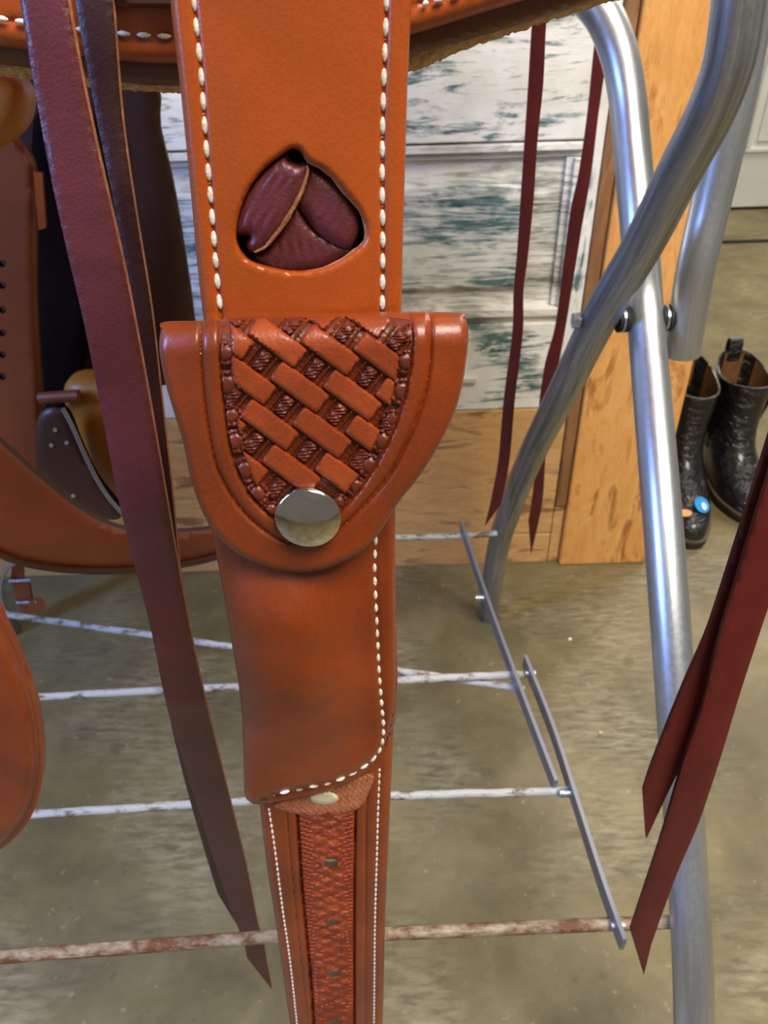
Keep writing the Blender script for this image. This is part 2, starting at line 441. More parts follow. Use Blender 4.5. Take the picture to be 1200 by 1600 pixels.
# narrow chamfered trim strip beside the post
ztr = P(890, 790, WY).z
mesh_obj('trim_strip', box_bm(XL - 0.021, XL - 0.001, WY - 0.004, WY + 0.03, ztr, 2.6, 0.003), PINE_DK, wall, False)
mesh_obj('board_end', box_bm(XL - 0.021, XL - 0.001, WY, WY + 0.03, 0.0, ztr - 0.002, 0.002), PINE_H, wall, False)
post = mesh_obj('trim_1', box_bm(XL, XR, WY - 0.012, WY + 0.10, 0.0, 2.6, 0.004), PINE_V, None, False)
post['kind'] = 'structure'; post['label'] = 'amber pine post at the end of the wall behind the metal stand'
# old painted door laid sideways on the wall
d2 = struct('door_2', 'old door with worn white over teal paint fixed to the wall')
DX1 = XL - 0.022
zr = lambda y: P(750, y, WY).z
xe = lambda x, y: P(x, y, WY).x
SX = xe(893, 400)                 # inner edge of the stile
mesh_obj('stile', box_bm(SX, DX1, WY, WY + 0.03, zb, 2.2, 0.002), PAINT_V, d2, False)
mesh_obj('rail', box_bm(-3.0, SX - 0.0005, WY, WY + 0.03, zr(222), 1.02, 0.002), PAINT_H, d2, False)
mesh_obj('rail', box_bm(-3.0, SX - 0.0005, WY, WY + 0.03, zb, zr(508), 0.002), PAINT_H, d2, False)
mesh_obj('panel', box_bm(-3.0, SX - 0.0005, WY + 0.016, WY + 0.03, zr(508), zr(222)), PAINT_M, d2, False)
px1 = xe(822, 380)
mesh_obj('raised_field', box_bm(-3.0, px1, WY + 0.004, WY + 0.016, zr(452), zr(292), 0.004), PAINT_PANEL, d2, False)
def mould(name, x0, x1, z0, z1, mat, vertical=False):      # stepped moulding
    bm = bmesh.new()
    if vertical:
        w = x1 - x0
        box_bm(x0 + w*0.45, x1, WY - 0.003, WY + 0.016, z0, z1, 0.0015, bm); box_bm(x0, x0 + w*0.55, WY + 0.007, WY + 0.016, z0, z1, 0.0015, bm)
    else:
        w = z1 - z0
        box_bm(x0, x1, WY - 0.003, WY + 0.016, z0 + w*0.5, z1, 0.0015, bm); box_bm(x0, x1, WY + 0.007, WY + 0.016, z0, z0 + w*0.42, 0.0015, bm)
    mesh_obj(name, bm, mat, d2, False)
mould('moulding', -3.0, SX - 0.001, zr(250), zr(226), PAINT_M)
mould('moulding', -3.0, SX - 0.001, zr(508), zr(484), PAINT_M)
mould('moulding', SX - 0.022, SX - 0.001, zr(483), zr(251), PAINT_M, True)
mesh_obj('rail', box_bm(-3.0, SX - 0.0005, WY, WY + 0.03, 1.024, 1.16, 0.002), PAINT_H, d2, False)
mesh_obj('panel', box_bm(-3.0, SX - 0.0005, WY + 0.016, WY + 0.03, 1.16, 2.2), PAINT_PANEL, d2, False)
nl = P(734, 592, WY)
mesh_obj('pale_splinter', box_bm(nl.x - 0.012, nl.x + 0.011, WY - 0.008, WY + 0.002, nl.z - 0.004, nl.z + 0.004, 0.001), THREAD, d2, False)
# the far room: white panel door and wall
FY = 3.44
d1 = struct('door_1', 'white panelled door across the room behind the stand')
fx0, fx1 = P(1112, 300, FY).x, P(1112, 300, FY).x + 0.9
zf = lambda x, y: P(x, y, FY).z
pz = zf(1170, 238); fxs = P(1200, 120, FY).x
mesh_obj('slab', box_bm(fx0, fx1, FY, FY + 0.04, 0.012, 2.05, 0.003), WHITE, d1, False)
for (zz0, zz1) in ((pz, pz + 0.62), (pz + 0.78, pz + 1.6)):
    for (a, b) in ((fx0 + 0.10, fx0 + 0.40), (fx0 + 0.50, fx0 + 0.80)):
        bm = bmesh.new()
        for (q0, q1, r0, r1) in ((a, b, zz0, zz0 + 0.018), (a, b, zz1 - 0.018, zz1), (a, a + 0.018, zz0 + 0.018, zz1 - 0.018), (b - 0.018, b, zz0 + 0.018, zz1 - 0.018)):
            box_bm(q0, q1, FY - 0.012, FY + 0.002, r0, r1, 0.004, bm)
        mesh_obj('panel_moulding', bm, WHITE, d1, False)
        mesh_obj('panel_field', box_bm(a + 0.04, b - 0.04, FY - 0.008, FY + 0.002, zz0 + 0.04, zz1 - 0.04, 0.004), WHITE, d1, False)
mesh_obj('gap_shade_strip', box_bm(fx0, fx1, FY + 0.005, FY + 0.035, 0.0, 0.012), BLACKGAP, d1, False)  # dark strip standing in for the shade in the gap under the door
wf = mesh_obj('wall_far', box_bm(-3.0, 3.4, FY + 0.045, FY + 0.12, 0, 2.7), WALLP, None, False); wf['kind'] = 'structure'
wf['label'] = 'pale wall around the far white door'
ty = PZ(1170, 378, 0).y
thr = mesh_obj('trim_2', box_bm(XR + 0.2, 2.6, ty - 0.012, ty + 0.012, 0.0, 0.006, 0.002), BLACKGAP, None, False)
thr['kind'] = 'structure'; thr['label'] = 'thin dark joint strip across the floor before the far door'

# ================================================================== SADDLE STAND
TR = 0.0175
stand = thing('saddle_stand', 'folding galvanised tube saddle stand with a shelf of painted rods', 'saddle stand', (-0.1, 0.6, 0))
A = [P(1168, -110, .60), P(1160, -50, .60), P(1152, 20, .598), P(1138, 100, .598), P(1108, 180, .605), P(1062, 268, .625), P(1003, 385, .66),
     P(935, 500, .70), P(880, 612, .765), P(830, 712, .85), P(797, 795, .91), P(780, 848, .94), P(770, 905, .965), P(765, 940, .983), PZ(764, 962, 0.004)]
B = [P(850, -75, .86), P(895, -30, .855), P(940, 20, .84), P(966, 80, .828), P(980, 150, .812), P(988, 235, .785), P(1000, 380, .735), P(1009, 500, .70),
     P(1030, 750, .575), P(1046, 950, .492), P(1060, 1150, .42), P(1072, 1330, .36), P(1082, 1500, .30), P(1085, 1610, .264)]
dB = (B[-1] - B[-2]).normalized(); B.append(B[-1] + dB * ((0.004 - B[-1].z) / dB.z))
Cc = [P(1192, -110, .72), P(1178, -20, .72), P(1160, 90, .72), P(1140, 190, .715), P(1110, 320, .71), P(1085, 430, .70), P(1066, 552, .70)]
tA = mesh_obj('leg_tube', tube_bm(catmull(A, 5), TR, 24), GALV_WORN, stand); tA['label'] = 'weathered grey tube bent at the top'
tB = mesh_obj('leg_tube', tube_bm(catmull(B, 5), TR, 24), GALV_BRIGHT, stand); tB['label'] = 'bright galvanised leg tube'
pc = catmull(Cc, 5); cx = [TR] * len(pc)
bmC = tube_bm(pc, TR, 24)
mesh_obj('brace_tube', bmC, GALV_BRIGHT, stand)
# left side legs, mostly outside the picture
MX = -0.50
for path, m in ((A, GALV_WORN), (B, GALV_BRIGHT)):
    mesh_obj('leg_tube', tube_bm([Vector((MX - v.x, v.y, v.z)) for v in catmull(path, 4)], TR, 16), m, stand)
# top bars carrying the saddle, above the picture
for path in (A, B):
    a = path[0]; mesh_obj('top_bar', tube_bm([Vector((a.x + 0.01, a.y, a.z)), Vector((MX - a.x - 0.01, a.y, a.z))], TR * 0.95, 16), GALV_BRIGHT, stand)
# pivot bolt with nut and washers
bz = P(935, 500, .70)
bx0, bx1 = P(935, 500, .70).x, P(1066, 510, .70).x
def disc(name, x0, x1, r, seg, mat, parent, y=bz.y, z=bz.z):
    return mesh_obj(name, tube_bm([Vector((x0, y, z)), Vector((x1, y, z))], r, seg), mat, parent, True, 30)
disc('pivot_bolt', bx0 - 0.022, bx1 + 0.02, 0.0042, 12, BOLT, stand)
disc('nut', bx0 - TR - 0.0075, bx0 - TR - 0.001, 0.0080, 6, BOLT, stand)
xm = (bx0 + P(1009, 500, .70).x) / 2
for k in (-1, 0, 1): disc('washer', xm + k*0.0034 - 0.0011, xm + k*0.0034 + 0.0011, 0.0125, 20, RUBBER if k else BOLT, stand)
xm2 = (bx1 + P(1009, 500, .70).x) / 2
for k in (-1, 0, 1): disc('washer', xm2 + k*0.0034 - 0.0011, xm2 + k*0.0034 + 0.0011, 0.0125, 20, RUBBER if k else BOLT, stand)
# shelf rods
SZ = 0.28
def rod(name, pts, r, mat, z=SZ, seg=10):
    path = [PZ(x, y, z) for x, y in pts]; full = []
    for a, b in zip(path[:-1], path[1:]):
        for k in range(14): full.append(a.lerp(b, k/14) + Vector((0, 0, random.uniform(-1, 1) * 0.0005)))
    full.append(path[-1])
    return mesh_obj(name, tube_bm(full, r, seg, True, None, 0.05), mat, stand)
rod('shelf_rod', [(-260, 1510), (0, 1495), (420, 1464), (600, 1459), (950, 1444), (1068, 1440)], 0.0058, ROD_RUST)
rod('shelf_rod', [(-200, 1288), (60, 1272), (400, 1251), (620, 1243), (888, 1236)], 0.0045, ROD_WHITE)
rod('shelf_rod', [(-160, 1102), (40, 1090), (370, 1073), (620, 1063), (700, 1059), (826, 1053)], 0.0047, ROD_WHITE)
rod('shelf_rod', [(-150, 852), (620, 840), (700, 838), (776, 834)], 0.0045, ROD_WHITE)
rod('diagonal_rod', [(8, 960), (362, 1010), (622, 1048), (820, 1077)], 0.0045, ROD_WHITE, SZ - 0.011)
def flatbar(pts, w, z=SZ + 0.008, mat=FLATBAR):
    path = catmull([PZ(x, y, z) for x, y in pts], 4); bm = bmesh.new(); rows = []
    hh = 0.010
    for i, p in enumerate(path):
        t = (path[min(i+1, len(path)-1)] - path[max(i-1, 0)]).normalized(); s = t.cross(Vector((0, 0, 1))).normalized() * w
        rows.append([bm.verts.new(p + a * s + Vector((0, 0, b * hh))) for a, b in ((-1, -1), (1, -1), (1, 1), (-1, 1))])
    for r0, r1 in zip(rows[:-1], rows[1:]):
        for k in range(4): bm.faces.new((r0[k], r0[(k+1) % 4], r1[(k+1) % 4], r1[k]))
    bm.faces.new(rows[0]); bm.faces.new(rows[-1][::-1])
    return mesh_obj('flat_bar', bm, mat, stand, False)
flatbar([(721, 822), (760, 938), (810, 1075), (868, 1228)], 0.0020)
flatbar([(820, 1032), (862, 1138), (900, 1255), (940, 1380), (974, 1476)], 0.0020)
for (x, y, dx) in ((752, 934, -1), (886, 1239, -1), (826, 1052, 1), (968, 1446, -1)):
    p = PZ(x, y, SZ + 0.006)
    mesh_obj('rivet', tube_bm([p + Vector((0.008 * dx, 0, 0)), p - Vector((0.004 * dx, 0, 0))], 0.0045, 10), BOLT, stand)

# ================================================================== SADDLE
saddle = thing('saddle', 'tan leather saddle with stitched skirt and fleece lining resting on the metal stand', 'saddle', (-0.1, 0.55, 0.95))
def fuzzy(pts, amp, n=6):
    q = smooth_line(pts, n); q = resample(q, 5, False)
    q[:, 1] += rng.normal(0, amp, len(q)); return q
top = [(975, -260), (-190, -260)]
lea = list(map(tuple, smooth_line([(-190, 50), (30, 76), (130, 88), (200, 96), (270, 99), (400, 97), (500, 86), (642, 54), (750, 21), (828, -2), (900, -26), (975, -60)]))) + top
lea_np = np.array(lea); lowline = lea_np[:-2]
skt = panel('skirt', lea_np, 0.300, lambda p: 0.005 * rnd(dist_line(p, lowline), 22) - 0.0012 * np.exp(-((dist_line(p, lowline) - 42) / 5) ** 2), 9, 0.004, [TAN, EDGE], saddle)
drk = list(map(tuple, smooth_line([(-190, 84), (30, 104), (130, 120), (200, 130), (270, 134), (400, 132), (500, 119), (642, 85), (750, 57), (840, 30), (915, 5), (975, -20)]))) + top
panel('skirt_backing', np.array(drk), 0.309, lambda p: 0.003 * rnd(dist_line(p, np.array(drk)[:-2]), 12), 9, 0.004, [MIDBR, MIDBR], saddle)
fle = list(map(tuple, fuzzy([(-190, 102), (30, 122), (130, 134), (200, 141), (270, 145), (400, 148), (500, 140), (642, 113), (720, 80), (810, 49), (900, 21), (975, -4)], 1.4))) + top
panel('fleece_lining', np.array(fle), 0.322, lambda p: 0.006 * rnd(dist_line(p, np.array(fle)[:-2]), 20), 8, 0.008, FLEECE, saddle)
sk_line = smooth_line([(-60, 18), (22, 32), (120, 45), (200, 53), (270, 57)])
stitches(sk_line, 32, 9, lambda x, y: P(x, y, .2945), skt)
stitches(smooth_line([(660, 6), (720, -10), (800, -38)]), 28, 9, lambda x, y: P(x, y, .2945), skt)
jock = np.array([(128, -260), (330, -260), (330, 14), (270, 14), (200, 11), (128, 4)])
panel('jockey_flap', jock, 0.290, lambda p: 0.003 * rnd(dist_line(p, jock[2:]), 10), 10, 0.004, [DARKBR, EDGE], saddle)
# body of the saddle above the picture: two skirts meeting over the tree
bm = bmesh.new(); rows = []
for i in range(13):
    x = -0.42 + 0.66 * i / 12; rise = 0.12 * ((i - 5) / 7) ** 2
    row = []
    for k in range(15):
        a = math.pi * k / 14; row.append(bm.verts.new((x, 0.58 - 0.265 * math.cos(a), 1.045 + (0.15 + rise) * math.sin(a) ** 0.8)))
    rows.append(row)
for r0, r1 in zip(rows[:-1], rows[1:]):
    for k in range(14): bm.faces.new((r0[k], r0[k+1], r1[k+1], r1[k]))
bmesh.ops.solidify(bm, geom=bm.faces[:], thickness=0.012)
mesh_obj('seat', bm, TAN, saddle)
# far side of the saddle seen underneath
fend = smooth_poly([(-120, 60), (100, 90), (236, 120), (250, 200), (270, 285), (288, 390), (303, 495), (306, 570), (250, 604), (165, 612), (120, 606), (60, 700), (-120, 700)], 4)
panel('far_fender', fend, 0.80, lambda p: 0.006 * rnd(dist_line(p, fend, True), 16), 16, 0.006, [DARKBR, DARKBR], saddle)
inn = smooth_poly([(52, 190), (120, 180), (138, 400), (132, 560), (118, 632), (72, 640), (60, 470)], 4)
panel('far_skirt_underside', inn, 0.77, lambda p: 0.004 * rnd(dist_line(p, inn, True), 14), 16, 0.006, [DEEP, DEEP], saddle)  # shadow on this underside is carried by its near-black colour
bar = smooth_poly([(-60, 105), (15, 118), (42, 140), (46, 170), (34, 205), (0, 232), (-60, 250)], 5)
panel('tree_bar_cover', bar, 0.55, lambda p: 0.016 * rnd(dist_line(p, bar, True), 45), 9, 0.012, [GOLD, GOLD], saddle)
lat = smooth_poly([(-40, 215), (46, 240), (56, 330), (58, 470), (66, 640), (67, 738), (60, 752), (20, 745), (-60, 690)], 4)
hol = [np.array([(4 + 6*math.cos(a), y + 6*math.sin(a)) for a in np.linspace(0, 2*math.pi, 9)[:-1]]) for y in (412, 446, 484, 520, 554, 588)]
panel('stirrup_leather', lat, 0.70, lambda p: 0.005 * rnd(dist_line(p, lat, True), 12), 9, 0.006, [BROWN, DARKBR], saddle, hol)
strp = np.array([(52, 268), (66, 270), (72, 356), (60, 360)], float)
panel('keeper_strip', strp, 0.692, 0.003, 7, 0.004, [TAN, EDGE], saddle)

# flank cinch hanging in a loop below
cinch = thing('flank_cinch', 'wide brown leather cinch hanging in a loop below the saddle', 'cinch strap', tuple(P(150, 880, 0.52)))
up = smooth_line([(-120, 590), (0, 692), (60, 745), (130, 800), (200, 829), (285, 831), (345, 822), (420, 790)])
lo = smooth_line([(420, 846), (345, 868), (290, 881), (215, 890), (150, 892), (70, 886), (0, 866), (-120, 800)])
cb = np.vstack([up, lo])
panel('cinch_band', cb, lambda p: 0.50 + 0.00022 * (p[:, 0] + 120), lambda p: 0.010 * rnd(dist_line(p, lo), 55) * rnd(dist_line(p, up), 30), 8, 0.006, [BROWN, DARKBR], cinch)
lin = lo - np.array([0, 16])
edge_path = [P(x, y, 0.494 + 0.00022 * (x + 120)) for x, y in resample(lo, 12, False)]
mesh_obj('rolled_edge', tube_bm(edge_path, 0.0035, 8), DARKBR, cinch)

# far stirrup
stir = thing('stirrup', 'dark riveted stirrup with a pale metal edge inside the leather loop', 'stirrup', tuple(P(130, 800, 0.66)))
pl = smooth_poly([(60, 650), (100, 640), (124, 690), (150, 745), (190, 800), (170, 812), (120, 790), (62, 735)], 5)
panel('side_plate', pl, 0.66, lambda p: 0.004 * rnd(dist_line(p, pl, True), 12), 8, 0.008, [DARKBR, DEEP], stir)
wood_ = smooth_poly([(102, 600), (150, 592), (215, 610), (215, 800), (188, 806), (150, 750), (125, 695), (108, 655)], 4)
panel('inner_tread', wood_, 0.70, lambda p: 0.014 * rnd(dist_line(p, wood_, True), 50), 9, 0.02, [GOLD, GOLD], stir)
mesh_obj('metal_binding', tube_bm(catmull([P(x, y, .652) for x, y in ((98, 638), (112, 664), (126, 696), (138, 722), (152, 750), (170, 778), (192, 803))], 5), 0.0022, 8), BOLT, stir)
for x, y in ((86, 672), (80, 696), (104, 692), (114, 775)):
    mesh_obj('rivet', tube_bm([P(x, y, .662), P(x, y, .654)], 0.0021, 8), BOLT, stir)
mesh_obj('cross_bar', tube_bm([P(62, 622, .68), P(124, 618, .68)], 0.006, 10), BROWN, stir)

# buckle and keeper at the far left
bk = thing('cinch_buckle', 'small steel wire buckle with a brown leather tab near the white rods', 'buckle', tuple(P(35, 960, .80)))
for q in ([(20, 872), (34, 872), (36, 906), (16, 906)], [(18, 908), (44, 908), (50, 940), (26, 942)], [(30, 944), (56, 942), (60, 956), (38, 960)]):
    q = np.array(q, float); panel('leather_tab', q, 0.80, lambda p: 0.003, 6, 0.006, [BROWN, DARKBR], bk)
for y, x0, x1 in ((908, 14, 48), (942, 26, 58)):
    mesh_obj('keeper_ring', tube_bm([P(x0, y, .793), P(x1, y - 1, .793)], 0.0025, 8), BOLT, bk)
mesh_obj('leather_roll', tube_bm([P(58, 945, .79), P(58, 945, .83)], 0.011, 14), BROWN, bk)
mesh_obj('wire_loop', tube_bm(catmull([P(x, y, .79) for x, y in ((28, 878), (12, 888), (2, 912), (3, 940), (14, 960), (28, 958))], 5), 0.0026, 8), BOLT, bk)

# ================================================================== BILLET STRAP
def YS(py): return np.interp(py, [-80, 0, 490, 1260, 1620], [.2505, .250, .245, .225, .214])
YSf = lambda p: YS(p[:, 1])
strap = thing('billet_strap', 'wide tan leather strap with cream edge stitching hanging down the middle', 'strap', tuple(P(525, 1600, .214)))
sl = [(262, -80), (266, 0), (283, 150), (297, 290), (309, 420), (318, 500), (330, 600), (345, 720)]
sr = [(646, -80), (643, 0), (637, 130), (633, 260), (629, 400), (627, 500), (622, 600), (618, 720)]
so = np.vstack([smooth_line(sl), smooth_line(sr[::-1])])
stL = smooth_line([(299, -80), (303, 0), (314, 110), (321, 210), (331, 330), (338, 420), (346, 500)])
stR = smooth_line([(606, -80), (604, 0), (601, 90), (598, 180), (597, 280), (598, 380), (597, 500)])
tri = smooth_poly([(442, 241), (456, 232), (469, 234), (483, 252), (510, 267), (539, 299), (562, 328), (572, 356), (570, 377), (555, 392), (532, 407), (505, 419), (465, 425), (427, 420), (391, 408), (374, 389), (369, 363), (376, 327), (391, 293), (415, 262)], 3)
slL, slR = smooth_line(sl), smooth_line(sr)
def h_strap(p):
    dE = np.minimum(dist_line(p, slL), dist_line(p, slR)); dS = np.minimum(dist_line(p, stL), dist_line(p, stR))
    return 0.0035 + 0.0042 * rnd(dE, 13) - 0.0017 * np.exp(-(dS / 4.2) ** 2) - 0.0016 * (1 - rnd(dist_line(p, tri, True), 9)) \
        + 0.0008 * sm(dS, 5, 60) * inside(p, np.vstack([stL, stR[::-1]]))
ups = panel('upper_strap', so, YSf, h_strap, 4.5, 0.0035, [TAN, EDGE], strap, [tri])
surf_s = lambda x, y: P(x, y, float(YS(y)) - float(h_strap(np.array([[x, y]], float))[0]))
pit = lambda y: np.interp(y, [-80, 0, 250, 490], [42, 40, 36, 31])
stitches(stL, pit, 13.0, surf_s, ups, 0.80); stitches(stR, pit, 13.0, surf_s, ups, 0.80)
# laced window: dark pocket and three interlocked leather folds
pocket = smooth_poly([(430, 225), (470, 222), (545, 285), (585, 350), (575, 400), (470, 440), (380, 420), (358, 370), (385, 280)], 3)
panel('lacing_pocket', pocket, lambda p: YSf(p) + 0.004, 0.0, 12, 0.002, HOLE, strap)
cv = lambda q: smooth_poly([(330 + x / 4.444, 210 + y / 4.444) for x, y in q], 4)
f1 = cv([(505, 150), (390, 232), (270, 380), (190, 560), (172, 690), (262, 705), (245, 775), (290, 822), (375, 780), (470, 670), (560, 530), (630, 400), (672, 260), (668, 205), (600, 215), (540, 190)])
f2 = cv([(676, 205), (730, 235), (870, 340), (990, 500), (1035, 650), (965, 795), (860, 775), (740, 695), (640, 560), (590, 470), (630, 350)])
f3 = cv([(590, 480), (670, 600), (760, 680), (975, 795), (905, 870), (760, 940), (560, 955), (400, 935), (285, 862), (370, 800), (450, 700), (530, 570)])
def fold(o, amp, r, wr, ang):
    def f(p):
        d = dist_line(p, o, True); u = p[:, 0] * math.cos(ang) + p[:, 1] * math.sin(ang); v = -p[:, 0] * math.sin(ang) + p[:, 1] * math.cos(ang)
        return amp * rnd(d, r) + wr * np.sin(u / 2.6 + 1.3 * np.sin(v / 9)) * np.clip(d / 12, 0, 1) * (0.5 + 0.5 * np.sin(v / 14 + u / 31))
    return f
panel('lacing_fold', f3, lambda p: YSf(p) - 0.0008, fold(f3, .0032, 22, .00020, 0.15), 3.2, 0.002, [MAROON, RAW], strap)
panel('lacing_fold', f2, lambda p: YSf(p) - 0.0024, fold(f2, .0034, 24, .00008, 0.4), 3.2, 0.002, [MAROON, RAW], strap)
panel('lacing_fold', f1, lambda p: YSf(p) - 0.0044, fold(f1, .0032, 20, .00026, 0.25), 3.2, 0.0028, [MAROON, RAW], strap)
rim1 = [P(330 + x/4.444, 210 + y/4.444, float(YS(210 + y/4.444)) - 0.0062) for x, y in ((664, 215), (668, 262), (632, 385), (590, 470), (555, 535), (470, 668), (380, 775), (300, 818))]
mesh_obj('raw_edge', tube_bm(catmull(rim1, 5), [0.0003 + 0.0005 * math.sin(math.pi * i / 35) for i in range(36)], 6, True, None, 0.25), RAW, strap)
for a_, b_ in ((14, 36), (44, 56)):
    q = np.vstack([tri, tri])[a_:b_] if a_ < 40 else tri[4:26]
    pth = [P(x, y, float(YS(y)) - 0.0062) for x, y in q]
    mesh_obj('window_edge', tube_bm(pth, [0.0002 + 0.0005 * math.sin(math.pi * i / max(1, len(pth) - 1)) for i in range(len(pth))], 6, True, None, 0.3), RAW, strap)
# lower tooled billet
ll = [(366, 900), (388, 1080), (398, 1180), (406, 1260), (416, 1347), (429, 1431), (441, 1516), (453, 1600), (458, 1640)]
lr = [(618, 900), (617, 1080), (613, 1190), (609, 1270), (606, 1340), (602, 1431), (600, 1516), (598, 1600), (597, 1640)]
L1, L2 = smooth_line(ll), smooth_line(lr); lo_out = np.vstack([L1, L2[::-1]])
s1 = smooth_line([(420, 1262), (430, 1330), (441.5, 1420), (453, 1500), (464, 1600), (468, 1635)])
s2 = smooth_line([(593, 1200), (590.5, 1270), (589, 1330), (586, 1431), (585, 1520), (584, 1635)])
g1 = smooth_line([(464, 1268), (472, 1392), (484, 1516), (490, 1600), (493, 1640)])
g2 = smooth_line([(556, 1262), (554, 1403), (554, 1640)])
g3 = smooth_line([(574, 1225), (572, 1330), (571, 1640)])
g4 = smooth_line([(448, 1268), (456, 1360), (467, 1470), (481, 1600), (485, 1640)])
fieldp = np.vstack([g1, g2[::-1]])
def h_low(p, strip=False):
    dE = np.minimum(dist_line(p, L1), dist_line(p, L2))
    h = 0.003 + 0.004 * rnd(dE, 14) - 0.0008 * np.exp(-(np.minimum(dist_line(p, s1), dist_line(p, s2)) / 2.6) ** 2)
    for g in (g3, g4): h -= 0.0012 * np.exp(-(dist_line(p, g) / 2.2) ** 2)
    for g in (g1, g2): h -= 0.0020 * np.exp(-(dist_line(p, g) / 2.6) ** 2)
    fi = inside(p, fieldp)
    x, y = p[:, 0], p[:, 1]
    k = np.interp(y, [1260, 1640], [1.0, 1.7])
    t = np.abs(np.sin((x * 0.085 + y * 0.050 * k))) * np.abs(np.sin((x * 0.075 - y * 0.058 * k + 0.7)))
    rope = np.sin(y * 0.26 * k + np.abs(x - 516) * 0.3)
    side = np.clip((np.abs(x - np.interp(y, [1260, 1640], [511, 523])) - 20) / 8, 0, 1)
    t2 = np.sin(x * 0.33 + 2.1 * np.sin(y * 0.09)) * np.sin(y * 0.21 * k + 1.7 * np.sin(x * 0.14))
    rel = -0.0003 + (0.0012 * t + 0.0004 * t2) * (1 - side) + 0.0006 * side * rope
    return (h + rel) if strip else h - 0.0018 * fi
hl = [smooth_poly([(cx + rx*math.cos(a), cy + ry*math.sin(a)) for a in np.linspace(0, 2*math.pi, 9)[:-1]], 2) for cx, cy, rx, ry in ((516, 1349, 13, 7), (519, 1441, 11, 4.5), (521, 1521, 11, 5.5), (524, 1596, 11, 4))]
lwb = panel('lower_billet', lo_out, lambda p: YSf(p), h_low, 3.6, 0.0035, [TAN_RED, EDGE], strap, hl)
tsp = np.vstack([g1 + np.array([2.0, 0]), (g2 - np.array([2.0, 0]))[::-1]])
panel('tooled_strip', tsp, YSf, lambda p: h_low(p, True), 2.8, 0.0, [TOOL_STRIP, TOOL_STRIP], lwb, hl, back=lambda p: h_low(p) - 0.0002)
surf_l = lambda x, y: P(x, y, float(YS(y)) - float(h_low(np.array([[x, y]], float))[0]))
pl_ = lambda y: np.interp(y, [1200, 1260, 1420, 1600], [11, 9.5, 7.0, 5.2])
wl_ = lambda y: np.interp(y, [1200, 1600], [5.0, 3.6])
stitches(s1, pl_, wl_, surf_l, lwb, 0.85); stitches(s2, pl_, wl_, surf_l, lwb, 0.85)
suede = smooth_poly([(428, 1258), (481, 1240), (529, 1228), (582, 1208), (578, 1234), (566, 1258), (548, 1268), (505, 1274), (470, 1273), (448, 1268)], 3)
panel('raw_suede_patch', suede, lambda p: YSf(p) - 0.0070, lambda p: 0.0008 * rnd(dist_line(p, suede, True), 5) + 0.0005 * np.sin(p[:, 0] * 0.9) * np.sin(p[:, 1] * 0.7 + p[:, 0] * .3), 3, 0.002, SUEDE, strap)
stud = smooth_poly([(506 + 23*math.cos(a), 1247 + 10.5*math.sin(a)) for a in np.linspace(0, 2*math.pi, 13)[:-1]], 2)
panel('pale_stud', stud, lambda p: YSf(p) - 0.0078, lambda p: 0.0012 * rnd(dist_line(p, stud, True), 6), 3, 0.001, GLUE, strap)

# ================================================================== KNIFE SHEATH
sheath = thing('knife_sheath', 'russet leather sheath with basketweave tooled flap and round snap on the strap', 'sheath', tuple(P(490, 1255, .21)))
bl = [(318, 700), (330, 820), (345, 905), (361, 1000), (374, 1080), (379.5, 1150), (381, 1215), (383, 1244), (396, 1257)]
bb = [(396, 1257), (450, 1251), (520, 1234), (568, 1209), (593, 1180), (607, 1145), (613, 1120)]
br = [(613, 1120), (617, 1080), (617.5, 1030), (615, 900), (614, 800), (616, 700)]
BL, BB, BR = smooth_line(bl), smooth_line(bb), smooth_line(br)
body = np.vstack([BL[:-1], BB[:-1], BR])
stB = smooth_line([(588, 800), (587, 840), (585, 885), (586, 920), (589, 985), (592, 1050), (596, 1100), (599, 1138), (595, 1168), (580, 1189), (555, 1206), (522, 1221), (470, 1232), (438, 1239), (404, 1247)])
def h_body(p):
    dL = dist_line(p, BL); dS = dist_line(p, stB); dB = dist_line(p, np.vstack([BB, BR]))
    poly = np.vstack([BL, stB[::-1]]); ins = inside(p, poly)
    xl = np.interp(p[:, 1], BL[:, 1], BL[:, 0]); xs = np.interp(p[:, 1], [800, 885, 985, 1050, 1138, 1168, 1190, 1206, 1221, 1232, 1247], [588, 585, 589, 592, 599, 597, 592, 585, 574, 556, 520])
    u = np.clip((p[:, 0] - xl) / (xs - xl), 0, 1)
    prof = np.sqrt(np.clip(1 - (1 - np.clip(u / 0.42, 0, 1)) ** 2.4, 0, 1)) * (1 - 0.96 * sm(u, 0.42, 1.0))
    ybot = np.interp(p[:, 0], BB[:, 0], BB[:, 1])
    botm = sm(ybot - p[:, 1], 0, 190)
    h = 0.003 + 0.0035 * rnd(np.minimum(dB, dL), 8) + 0.0150 * prof * (0.30 + 0.70 * botm) * np.where(ins, 1, 0)
    h -= 0.0011 * np.exp(-(dS / 4.2) ** 2)
    return 0.003 + (h - 0.003) * (0.42 + 0.58 * sm(p[:, 1], 830, 990))
YB = lambda p: YSf(p) - 0.0085
pch = panel('pouch', body, YB, h_body, 4.5, 0.0015, [TAN_RED, EDGE], sheath)
surf_b = lambda x, y: P(x, y, float(YS(y)) - 0.0085 - float(h_body(np.array([[x, y]], float))[0]))
pb = lambda y: np.interp(y, [800, 900, 1050, 1120, 1165, 1195, 1240], [22, 21, 18, 15, 14.5, 21, 23])
stitches(stB, pb, 7.6, surf_b, pch, 0.70)
wel = np.vstack([smooth_line([(600, 790), (606, 900), (610, 1030), (608, 1120), (600, 1160)]), smooth_line([(606, 1165), (617, 1128), (621, 1080), (621, 1030), (618, 900), (618, 790)])])
panel('welt', wel, lambda p: YSf(p) - 0.0075, lambda p: 0.002 * rnd(dist_line(p, wel, True), 5), 5, 0.006, [EDGE, EDGE], pch)

